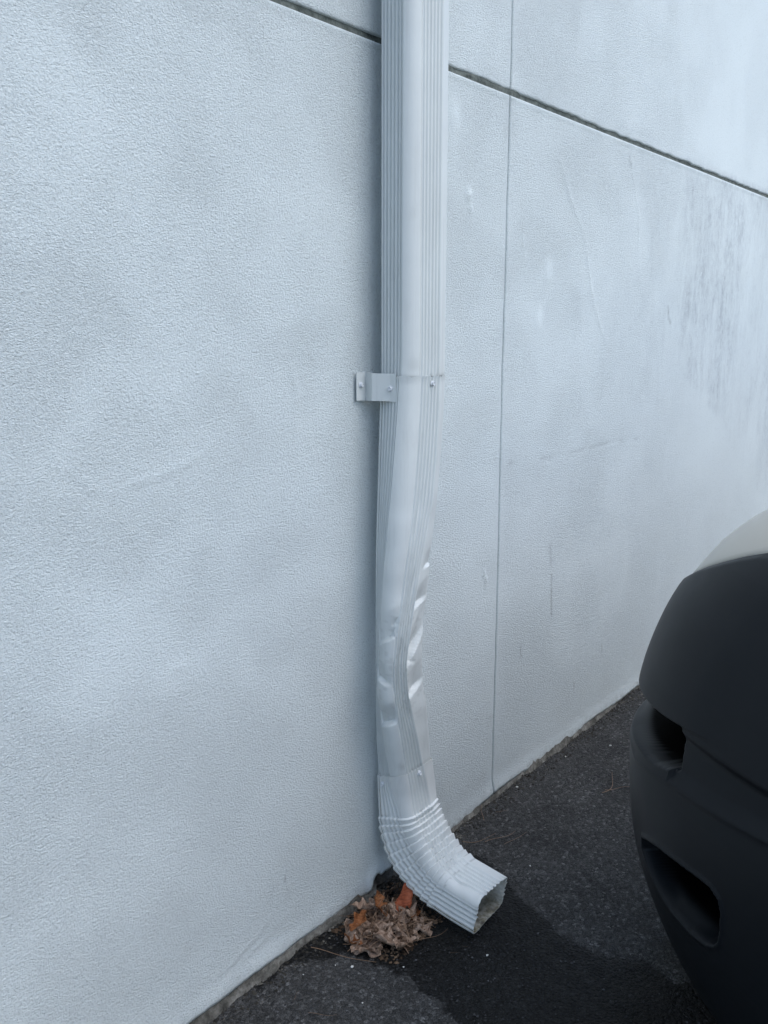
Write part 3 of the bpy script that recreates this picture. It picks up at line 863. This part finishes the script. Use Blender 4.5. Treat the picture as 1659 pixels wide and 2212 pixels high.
put_leaf(leaf_mesh('dead_leaf', LM[0], .090, .070, 3, .5, -.3, seed=64), (1.310, -.105, .030), (-.15, .1, 2.0), 'broad flat beige leaf between the two orange ones')
put_leaf(leaf_mesh('dead_leaf', LM[0], .085, .06, 3, .7, .5, seed=41), (1.300, -.150, .022), (.2, .35, -.6), 'palest lobed leaf at the front edge of the heap')
put_leaf(leaf_mesh('dead_leaf', LM[0], .080, .065, 3, .6, -.5, seed=44), (1.345, -.130, .034), (.3, -.2, .9), 'pale leaf with a rolled edge on top of the heap')
put_leaf(leaf_mesh('dead_leaf', LM[0], .075, .06, 3, .9, .6, seed=47), (1.345, -.055, .028), (.3, .2, 2.3), 'grey beige leaf highest up beside the wall')
put_leaf(leaf_mesh('dead_leaf', LM[2], .085, .040, 3, .75, .6, seed=51), (1.277, -.082, .040), (.25, .1, .25), 'orange brown lobed leaf at the wall end of the heap')
put_leaf(leaf_mesh('dead_leaf', LM[2], .045, .028, 2, .9, .5, seed=53), (1.262, -.085, .014), (.1, .3, -1.2), 'small orange leaf tip furthest from the elbow')
put_leaf(leaf_mesh('dead_leaf', LM[2], .075, .045, 3, .9, .7, seed=55), (1.352, -.085, .040), (.3, -.3, 1.0), 'orange brown folded leaf on the middle of the heap')
put_leaf(leaf_mesh('dead_leaf', LM[3], .078, .060, 1, .22, .12, seed=0), (1.410, -.1080, .040), (0, 0, 0), 'flat rust red leaf standing against the elbow').rotation_euler = (Vector((-.62, -.42, .62)).to_track_quat('Z', 'Y') @ Quaternion((0, 0, 1), R(62))).to_euler()

M_need, n_, l_, p_ = new_mat('dry_pine_needle', (0.22, 0.14, 0.09), 0.6, 0.4)
def needle_mesh(L, bend, seed):
    rnd = random.Random(seed); bm = bmesh.new(); prev = None; n = 9
    for i in range(n):
        t = i / (n - 1); x = (t - .5) * L; y = bend * (t * t) * L + 0.004 * math.sin(t * 5 + seed); z = 0.002 * math.sin(t * 4 + seed)
        r_ = 0.00075 * (1 - .55 * t)
        ring = [bm.verts.new((x, y + r_ * math.cos(a), z + r_ * math.sin(a))) for a in (0.5, 2.6, 4.7)]
        if prev:
            for k in range(3): bm.faces.new((prev[k], prev[(k + 1) % 3], ring[(k + 1) % 3], ring[k]))
        prev = ring
    me = bpy.data.meshes.new('pine_needle'); bm.to_mesh(me); bm.free(); me.materials.append(M_need); return me
NM = [needle_mesh(.095, .15, 1), needle_mesh(.11, -.2, 2), needle_mesh(.08, .3, 3), needle_mesh(.07, -.1, 4)]
def put_needle(k, loc, rot, label, group, sc=1):
    o = bpy.data.objects.new('pine_needle', NM[k]); COL.objects.link(o); o.location = loc; o.rotation_euler = rot; o.scale = (sc,) * 3
    return tag(o, label, 'needle', group)
for k in range(34):
    a = rl.uniform(0, 6.28); r_ = math.sqrt(rl.random())
    nx_p, ny_p, nz_r = cxp + .01 + r_ * math.cos(a) * .085, cyp + r_ * math.sin(a) * .07, rl.uniform(0, 6.28)
    aim = 'parallel to the wall' if abs(math.cos(nz_r)) > .87 else ('square to the wall' if abs(math.cos(nz_r)) < .5 else 'slanting across')
    put_needle(k % 4, (nx_p, ny_p, 0.010 + 0.045 * (1 - r_) + .004), (rl.uniform(-.2, .2), rl.uniform(-.35, .35), nz_r),
               'thin tan pine needle %s in the %s of the leaf heap' % (aim, side_of(nx_p, ny_p)), 'pine needles in the leaf heap', rl.uniform(.8, 1.15))
put_needle(1, (1.235, -.085, .006), (0, 0, -1.0), 'long pine needle on the wet asphalt between wall and leaf heap', 'single pine needles on the asphalt', 1.25)
put_needle(0, (1.375, -.205, .010), (0, .1, -.35), 'pine needle sticking out from the front of the heap', 'single pine needles on the asphalt', 1.1)
put_needle(2, (1.40, -.185, .018), (0, .15, -.55), 'upper of two needles pointing out past the elbow', 'single pine needles on the asphalt', 1.1)
G1 = 'single pine needles on the asphalt'
put_needle(3, (1.506, -.1165, 1.170), (0, -1.25, .1), 'short dark needle caught in the upper seam of the downspout', 'needle in the seam', .26)
put_needle(1, (1.818, -.145, .006), (0, 0, .03), 'longest of the forked needles on the asphalt beside the elbow bend', G1, .75)
put_needle(0, (1.800, -.124, .006), (0, 0, -.42), 'needle crossing the forked ones beside the elbow bend', G1, 1.05)
put_needle(2, (1.753, -.088, .006), (0, 0, -.85), 'faint needle closest to the elbow bend on the dry asphalt', G1, 1.1)
put_needle(2, (2.222, -.233, .006), (0, 0, -.12), 'pale curved needle on the asphalt next to the car bumper', G1, 1.5)
put_needle(3, (2.215, -.247, .006), (0, 0, -.75), 'pale straight needle reaching under the car bumper', G1, 1.1)
put_needle(3, (1.866, -.022, .008), (0, -.3, .7), 'short needle leaning on the foot of the wall right of the downspout', G1, .8)
put_needle(3, (1.910, -.056, .006), (0, 0, -.8), 'short needle on the asphalt by the wall joint', G1, .5)
put_needle(3, (1.085, -.092, .006), (0, 0, .35), 'tiny needle on the dry asphalt patch near the wall', G1, .35)
put_needle(0, (1.077, -.166, .006), (0, 0, -1.05), 'thin needle on the dry asphalt patch furthest from the elbow', G1, .55)
put_needle(3, (1.402, -.273, .006), (0, 0, -1.3), 'tiny pale needle on the wet asphalt under the outlet', G1, .22)
put_needle(3, (1.372, -.264, .006), (0, 0, -1.0), 'tiny dull needle on the wet asphalt near the heap', G1, .28)

def pebble_mesh(seed):
    rnd = random.Random(seed); bm = bmesh.new(); bmesh.ops.create_icosphere(bm, subdivisions=1, radius=1)
    for v in bm.verts: v.co = Vector((v.co.x * (1 + rnd.uniform(-.25, .3)), v.co.y * (.8 + rnd.uniform(-.25, .2)), v.co.z * .6))
    me = bpy.data.meshes.new('pebble'); bm.to_mesh(me); bm.free(); me.materials.append(M_peb); return me
PM = [pebble_mesh(k) for k in range(3)]
for k, (x, y, s, lb) in enumerate([
        (1.214, -.1249, .0050, 'largest white pebble, where the dry asphalt patch meets the wet'), (1.1973, -.0944, .0026, 'small white pebble between the wall and the largest one'),
        (1.2767, -.2054, .0028, 'small pale pebble in front of the leaf heap'), (1.4086, -.3194, .0042, 'white pebble on the wet asphalt in front of the outlet'),
        (1.740, -.2352, .0036, 'white pebble on dry asphalt beyond the outlet'), (1.1383, -.0624, .0024, 'tiny pebble near the footing of the wall'),
        (1.1507, -.203, .0026, 'tiny pebble in the middle of the dry patch'), (2.30, -.045, .005, 'pale stone by the wall foot next to the car'),
        (2.05, -.022, .006, 'pale crumb at the wall foot beyond the vertical joint'), (2.45, -.12, .0055, 'pale stone near the bumper recess')]):
    o = bpy.data.objects.new('pebble', PM[k % 3]); COL.objects.link(o); s *= .72; o.location = (x, y, s * .5 + .002); o.scale = (s,) * 3; o.rotation_euler = (0, 0, k)
    tag(o, lb, 'pebble', 'pale pebbles on the asphalt')

# loose grit: too many to count
rg = np.random.RandomState(5)
def grit(n, xr, yf, smin, smax, name, mat, label, seed):
    rg = np.random.RandomState(seed)
    x = rg.uniform(*xr, n); y = yf(rg, n, x)
    s = smin + (smax - smin) * rg.rand(n) ** 3
    octa = np.array([(1, 0, 0), (-1, 0, 0), (0, 1, 0), (0, -1, 0), (0, 0, 1), (0, 0, -1)], float)
    of = np.array([(0, 2, 4), (2, 1, 4), (1, 3, 4), (3, 0, 4), (2, 0, 5), (1, 2, 5), (3, 1, 5), (0, 3, 5)])
    ang = rg.rand(n) * 6.28
    V = octa[None] * s[:, None, None] * rg.uniform(.6, 1.25, (n, 6, 3)) * np.array([1, 1, .7])
    c, sn = np.cos(ang), np.sin(ang)
    vx = V[..., 0] * c[:, None] - V[..., 1] * sn[:, None] + .3 * V[..., 2]; vy = V[..., 0] * sn[:, None] + V[..., 1] * c[:, None]
    zg = (fbm(x * 9, y * 9, 1, 4) - 0.5) * 0.010 + np.exp(-np.clip(-y, 0, 9) / 0.035) * (fbm(x * 14, y * 14, 5, 4) - 0.35) * 0.022
    V = np.stack([vx + x[:, None], vy + y[:, None], V[..., 2] + (zg + s * .15)[:, None]], -1).reshape(-1, 3)
    F = (of[None] + (np.arange(n) * 6)[:, None, None]).reshape(-1, 3)
    o = mesh_obj(name, V, F, mat, smooth=False)
    return tag(o, label, 'gravel', kind='stuff')
grit(15000, (.6, 2.9), lambda r, n, x: -r.rand(n) ** 1.1 * 1.05, .0008, .0034, 'gravel', M_grit, 'fine dark grit scattered over the asphalt', 1)
M_fdirt, n_, l_, p_ = new_mat('soil_crumbs', (0.05, 0.045, 0.035), 0.9, 0.2)
T = NT(M_fdirt); T.l.new(T.ramp(T.vor(T.co(), 60, 'F1', 'Color'), [(0.0, (0.012, 0.011, 0.009)), (0.7, (0.05, 0.046, 0.038)), (1.0, (0.20, 0.19, 0.165))]), p_.inputs['Base Color'])
grit(5000, (.8, 4.6), lambda r, n, x: -.004 - r.rand(n) ** 2.2 * .05, .0012, .0050, 'soil_crumbs', M_fdirt, 'crumbs of soil and mortar along the foot of the wall', 2)
M_frag, n_, l_, p_ = new_mat('leaf_fragments', (0.10, 0.065, 0.04), 0.85, 0.2)
T = NT(M_frag); T.l.new(T.ramp(T.vor(T.co(), 80, 'F1', 'Color'), [(0.0, (0.02, 0.013, 0.009)), (0.6, (0.09, 0.058, 0.036)), (1.0, (0.26, 0.18, 0.12))]), p_.inputs['Base Color'])
o = grit(1500, (1.27, 1.50), lambda r, n, x: -.015 - r.rand(n) * .17, .0015, .0065, 'leaf_crumbs', M_frag, 'crumbled leaf scraps under and around the heap of leaves', 3)
o['category'] = 'leaf litter'

# ------------------------------------------------------------------ car
CN = np.array([-.927, .375]); CN /= np.linalg.norm(CN); CE = np.array([-.375, -.927]); CE /= np.linalg.norm(CE)
CO = np.array([0.95885814, -1.21303759])
A0, B0, MM, LEN = .62, .86, 2.9, 4.1
CT = np.array([(.05, .215), (.10, .1687), (.14, .1306), (.18, .0999), (.22, .0753), (.26, .0561), (.30, .04), (.34, .0256), (.38, .0136), (.42, .0059), (.46, .0012), (.50, -.002), (.54, -.0034), (.58, -.0029),
               (.62, .0006), (.66, .0065), (.70, .0135), (.74, .0237), (.78, .0364), (.82, .0526), (.86, .0765), (.90, .1018), (.94, .1398), (.98, .1926), (1.01, .26)])
def ins(z):
    return (np.interp(z, CT[:, 0], CT[:, 1]) * 2 + np.interp(z - .015, CT[:, 0], CT[:, 1]) + np.interp(z + .015, CT[:, 0], CT[:, 1])) / 4
_th = np.linspace(-np.pi / 2, np.pi / 2, 4001)
_c = np.abs(np.cos(_th)) ** (2 / MM); _s = np.sign(np.sin(_th)) * np.abs(np.sin(_th)) ** (2 / MM)
_X = A0 * _c - A0; _Y = B0 * _s
_arc = np.r_[0, np.cumsum(np.hypot(np.diff(_X), np.diff(_Y)))]
AL = _arc[-1]
def cpos(s, i):
    """plan position in the car frame at arc length s (below 0 and beyond AL: along the flanks) with inset i"""
    th = np.interp(np.clip(s, 0, AL), _arc, _th)
    c = np.abs(np.cos(th)) ** (2 / MM); sn = np.sign(np.sin(th)) * np.abs(np.sin(th)) ** (2 / MM)
    X = (A0 - i) * c - A0; Y = (B0 - i) * sn
    X = X - np.clip(-s, 0, None) - np.clip(s - AL, 0, None)
    return X, Y
def cnorm(s):
    X1, Y1 = cpos(s - .004, 0); X2, Y2 = cpos(s + .004, 0)
    tx, ty = X2 - X1, Y2 - Y1; l = np.hypot(tx, ty); return ty / l, -tx / l
def world_of(X, Y, Zc):
    return np.stack([CO[0] + X * CN[0] + Y * CE[0], CO[1] + X * CN[1] + Y * CE[1], Zc], -1)

car = thing('parked_car', (float(CO[0]), float(CO[1]), 0), label='parked pale grey car with a dark unpainted plastic bumper close to the wall', cat='car')
CP = np.array([CO[0], CO[1], 0])
M_bump, n_, l_, p_ = new_mat('dark_bumper_plastic', (0.0045, 0.0055, 0.0072), 0.42, 0.2)
T = NT(M_bump); v = T.co()
T.l.new(T.bump(T.noise(v, 900, 2, 0.5), 0.25, 0.0003), p_.inputs['Normal'])
T.l.new(T.mix(T.attr('inner'), (0.0075, 0.0095, 0.012), (0.0010, 0.0010, 0.0012)), p_.inputs['Base Color'])      # shade inside the openings painted in as near-black colour
T.l.new(T.math('MULTIPLY_ADD', T.attr('inner'), -0.155, 0.16), p_.inputs['Specular IOR Level'])
T.l.new(T.ramp(T.noise(v, 3, 4, .6), [(.3, .40), (.7, .50)]), p_.inputs['Roughness'])
M_body, n_, l_, p_ = new_mat('warm_grey_car_paint', (0.42, 0.40, 0.345), 0.38, 0.5)
p_.inputs['Coat Weight'].default_value = 0.4; p_.inputs['Coat Roughness'].default_value = 0.12
M_glass, *_ = new_mat('car_glass', (0.02, 0.024, 0.026), 0.06, 0.6)
M_tyre, *_ = new_mat('tyre_rubber', (0.018, 0.018, 0.018), 0.8, 0.3)
M_rim, *_ = new_mat('wheel_rim', (0.45, 0.45, 0.46), 0.35, 0.5, 0.8)
M_dark, *_ = new_mat('recess_black', (0.004, 0.004, 0.005), 0.8, 0.15)
M_lamp, *_ = new_mat('headlight_lens', (0.55, 0.57, 0.60), 0.08, 0.7)

def zb(s):
    s = np.where(s > AL / 2, AL - s, s)
    return np.interp(s, [-.5, 0, .25, .40, .445, .488, .529, .575, .613, .70, .82], [.70, .74, .80, .845, .863, .881, .898, .918, .932, .948, .955])
RECESS = [(.30, .672), (.400, .664), (.477, .662), (.544, .669), (.587, .6725), (.647, .678), (.694, .684), (.697, .651), (.702, .622), (.675, .612), (.64, .602), (.605, .597), (.549, .592), (.477, .586), (.40, .582), (.30, .58)]
POCKET = [(.634, .466), (.677, .480), (.738, .492), (.788, .500), (.813, .501), (.827, .494), (.832, .479), (.829, .449), (.824, .430), (.814, .417), (.795, .406), (.756, .397), (.70, .396), (.66, .405), (.625, .422), (.606, .436), (.609, .455)]
BAND = [(.30, .560), (.476, .570), (.55, .568), (.628, .584), (.70, .601), (.772, .609), (.831, .615), (.90, .623), (1.246, .64)]
def bumper(smin, smax, ns_blocks):
    sg = spacing(ns_blocks); tg = np.linspace(0, 1, 320)
    Sg, Tg = np.meshgrid(sg, tg, indexing='ij')
    z0 = .125
    Z = z0 + (zb(Sg) - z0) * Tg
    X, Y = cpos(Sg, ins(Z))
    nx, ny = cnorm(Sg)
    Sm = np.where(Sg > AL / 2, AL - Sg, Sg)
    d = np.zeros_like(Sg)
    sd1 = poly_sd(Sm, Z, RECESS)
    # the recess: deep under the overhang, floor rising towards its lower lip
    fl = sstep(.586, .630, Z)
    d -= sstep(-.002, .0080, sd1) * (.012 + .085 * fl)
    sd2 = poly_sd(Sm, Z, POCKET)
    fl2 = sstep(.396, .445, Z)
    d -= sstep(-.002, .0085, sd2) * (.010 + .075 * fl2)
    d += .0030 * np.exp(-((sd2 + .004) / .004) ** 2)
    bd, _ = seg_dist(Sm, Z, BAND)
    above = Z > np.interp(Sm, [p[0] for p in BAND], [p[1] for p in BAND])
    d -= .010 * np.where(above & (sd1 < .0), np.clip(bd / .02, 0, 1), 0) * sstep(.684, .665, Z) * (Sm > .69)
    d += .0020 * np.exp(-(bd / .006) ** 2) * (sd1 < 0)
    # the upper shell overhangs the lower one
    lipz = np.interp(Sm, [.3, .477, .587, .694, .76, 1.25], [.665, .664, .6725, .686, .6935, .697])
    d += .004 * sstep(-.001, .003, Z - lipz) * sstep(.80, .70, Sm)
    # rolled top edge
    top = (zb(Sg) - Z)
    d -= .006 * np.exp(-(top / .005) ** 2)
    P = world_of(X + nx * d, Y + ny * d, Z)
    P = P - CP
    F = grid_faces(*Sg.shape, flip=False)
    inner = np.maximum(sstep(.622, .642, Z) * sstep(.001, .007, sd1), sstep(.020, .034, sstep(-.002, .0080, sd1) * (.012 + .085 * fl)))  # painted shade mask: blackens the recess with depth and under its roof
    inner = np.maximum(inner, sstep(.022, .040, sstep(-.002, .0085, sd2) * (.010 + .075 * fl2)))  # same painted shade for the lower pocket, growing with depth
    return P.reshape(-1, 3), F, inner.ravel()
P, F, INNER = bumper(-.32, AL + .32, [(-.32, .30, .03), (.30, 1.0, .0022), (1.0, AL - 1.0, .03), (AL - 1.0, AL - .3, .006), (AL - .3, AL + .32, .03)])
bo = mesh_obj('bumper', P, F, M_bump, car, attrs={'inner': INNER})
# bumper underside tray
sg = np.linspace(-.32, AL + .32, 90)
ins_ = [ins(.125), .30, .55]
X0, Y0 = cpos(sg, ins_[0]); X1, Y1 = cpos(sg, .30)
V = np.concatenate([world_of(X0, Y0, np.full(len(sg), .126)), world_of(X1 - .1, Y1 * .8, np.full(len(sg), .15))]) - CP
n = len(sg)
mesh_obj('undertray', V, [(i, i + 1, n + i + 1, n + i) for i in range(n - 1)], M_dark, car)
# grille slats in the lower pocket opening and fog lamp
# body shell
def outline(i, sg_len=LEN):
    sf = np.linspace(0, AL, 140)
    X, Y = cpos(sf, i)
    xb = np.linspace(-A0, -LEN + A0, 12)[1:-1]
    Xf, Yf = X, Y
    X = np.concatenate([Xf, xb, (-LEN - Xf), xb[::-1]])
    Y = np.concatenate([Yf, np.full(len(xb), B0 - i), -Yf, np.full(len(xb), -(B0 - i))])
    s_all = np.concatenate([sf, np.full(len(xb), AL + 2.0), np.full(len(sf), AL + 2.0), np.full(len(xb), -2.0)])
    return X, Y, s_all
zl = list(np.linspace(.24, .70, 12)) + list(np.linspace(.72, 1.005, 36))
V = []
for z in zl:
    i0 = float(ins(z)); X, Y, sa = outline(i0)
    front = (sa > -1) & (sa < AL + 1)
    ex = np.where(front,   .15 * sstep(.0, .035, zb(np.clip(sa, 0, AL)) - z) + .003, .003)
    # inset individually
    Xi, Yi = X.copy(), Y.copy()
    sf = sa[front]
    for q in np.where(front)[0]:
        xx, yy = cpos(np.array([sa[q]]), i0 + ex[q]); Xi[q], Yi[q] = xx[0], yy[0]
    V.append(world_of(Xi, Yi, np.full(len(X), z)))
zi = [(1.02, .30), (1.045, .40), (1.062, .50), (1.072, .60)]
for z, i in zi:
    X, Y, sa = outline(i); V.append(world_of(X, Y, np.full(len(X), z)))
V = np.array(V) - CP; nr, m = V.shape[:2]
F = []
for a in range(nr - 1):
    for b in range(m):
        b2 = (b + 1) % m; F.append((a * m + b, a * m + b2, (a + 1) * m + b2, (a + 1) * m + b))
F.append(tuple((nr - 1) * m + b for b in range(m)))
mesh_obj('body', V.reshape(-1, 3), F, M_body, car)
# cabin: lofted rounded box with glass
def cabin_ring(z, x0, x1, hw, n=48):
    th = np.linspace(0, 2 * np.pi, n, endpoint=False)
    c = np.sign(np.cos(th)) * np.abs(np.cos(th)) ** .35; s = np.sign(np.sin(th)) * np.abs(np.sin(th)) ** .35
    return world_of((x0 + x1) / 2 + (x0 - x1) / 2 * c, hw * s, np.full(n, z))
def loft(name, rings, mat, cap=True):
    V = np.array(rings) - CP; nr, m = V.shape[:2]
    F = [(a * m + b, a * m + (b + 1) % m, (a + 1) * m + (b + 1) % m, (a + 1) * m + b) for a in range(nr - 1) for b in range(m)]
    if cap: F.append(tuple((nr - 1) * m + b for b in range(m)))
    return mesh_obj(name, V.reshape(-1, 3), F, mat, car)
loft('window', [cabin_ring(1.03, -1.15, -3.95, .70), cabin_ring(1.42, -1.75, -3.75, .60)], M_glass, False)
loft('roof', [cabin_ring(1.415, -1.74, -3.76, .61), cabin_ring(1.45, -1.82, -3.70, .59), cabin_ring(1.48, -2.1, -3.5, .45)], M_body)
# wheels
def wheel(X, side):
    seg = 40
    def lathe(name, prof, mat, par):
        V = []; yc = side * (B0 - .115)
        for r_, off in prof:
            for k in range(seg):
                a = 2 * math.pi * k / seg
                V.append(world_of(np.array(X + r_ * math.cos(a)), np.array(yc + side * off), np.array(.325 + r_ * math.sin(a))))
        V = np.array(V) - CP
        F = [(p * seg + k, p * seg + (k + 1) % seg, (p + 1) * seg + (k + 1) % seg, (p + 1) * seg + k) for p in range(len(prof) - 1) for k in range(seg)]
        return mesh_obj(name, V, F, mat, par)
    t = lathe('wheel', [(.20, .09), (.215, .108), (.30, .108), (.325, .085), (.325, -.085), (.30, -.10), (.20, -.10)], M_tyre, car)
    lathe('rim', [(.001, .075), (.05, .08), (.06, .055), (.18, .075), (.20, .095), (.205, .06)], M_rim, t)
    lathe('wheel_arch', [(.36, .1195), (.40, .1225), (.40, .10), (.345, .10), (.345, -.1)], M_bump, car)
for X in (-.80, -3.35):
    for sd_ in (-1, 1): wheel(X, sd_)
# headlights on the front corners above the bumper
for flip in (0, 1):
    sg = np.linspace(.72, 1.0, 24); tg = np.linspace(0, 1, 8)
    Sg, Tg = np.meshgrid(sg, tg, indexing='ij')
    Zh = zb(Sg) + .006 + (.040) * Tg * np.sin(np.clip((Sg - .70) / .30, 0, 1) * np.pi) ** .5
    X, Y = cpos(Sg, ins(Zh)); nx, ny = cnorm(Sg)
    X = X + nx * .004; Y = Y + ny * .004
    if flip: Y = -Y
    mesh_obj('headlight', world_of(X, Y, Zh + .003).reshape(-1, 3) - CP, grid_faces(*Sg.shape), M_lamp, car)
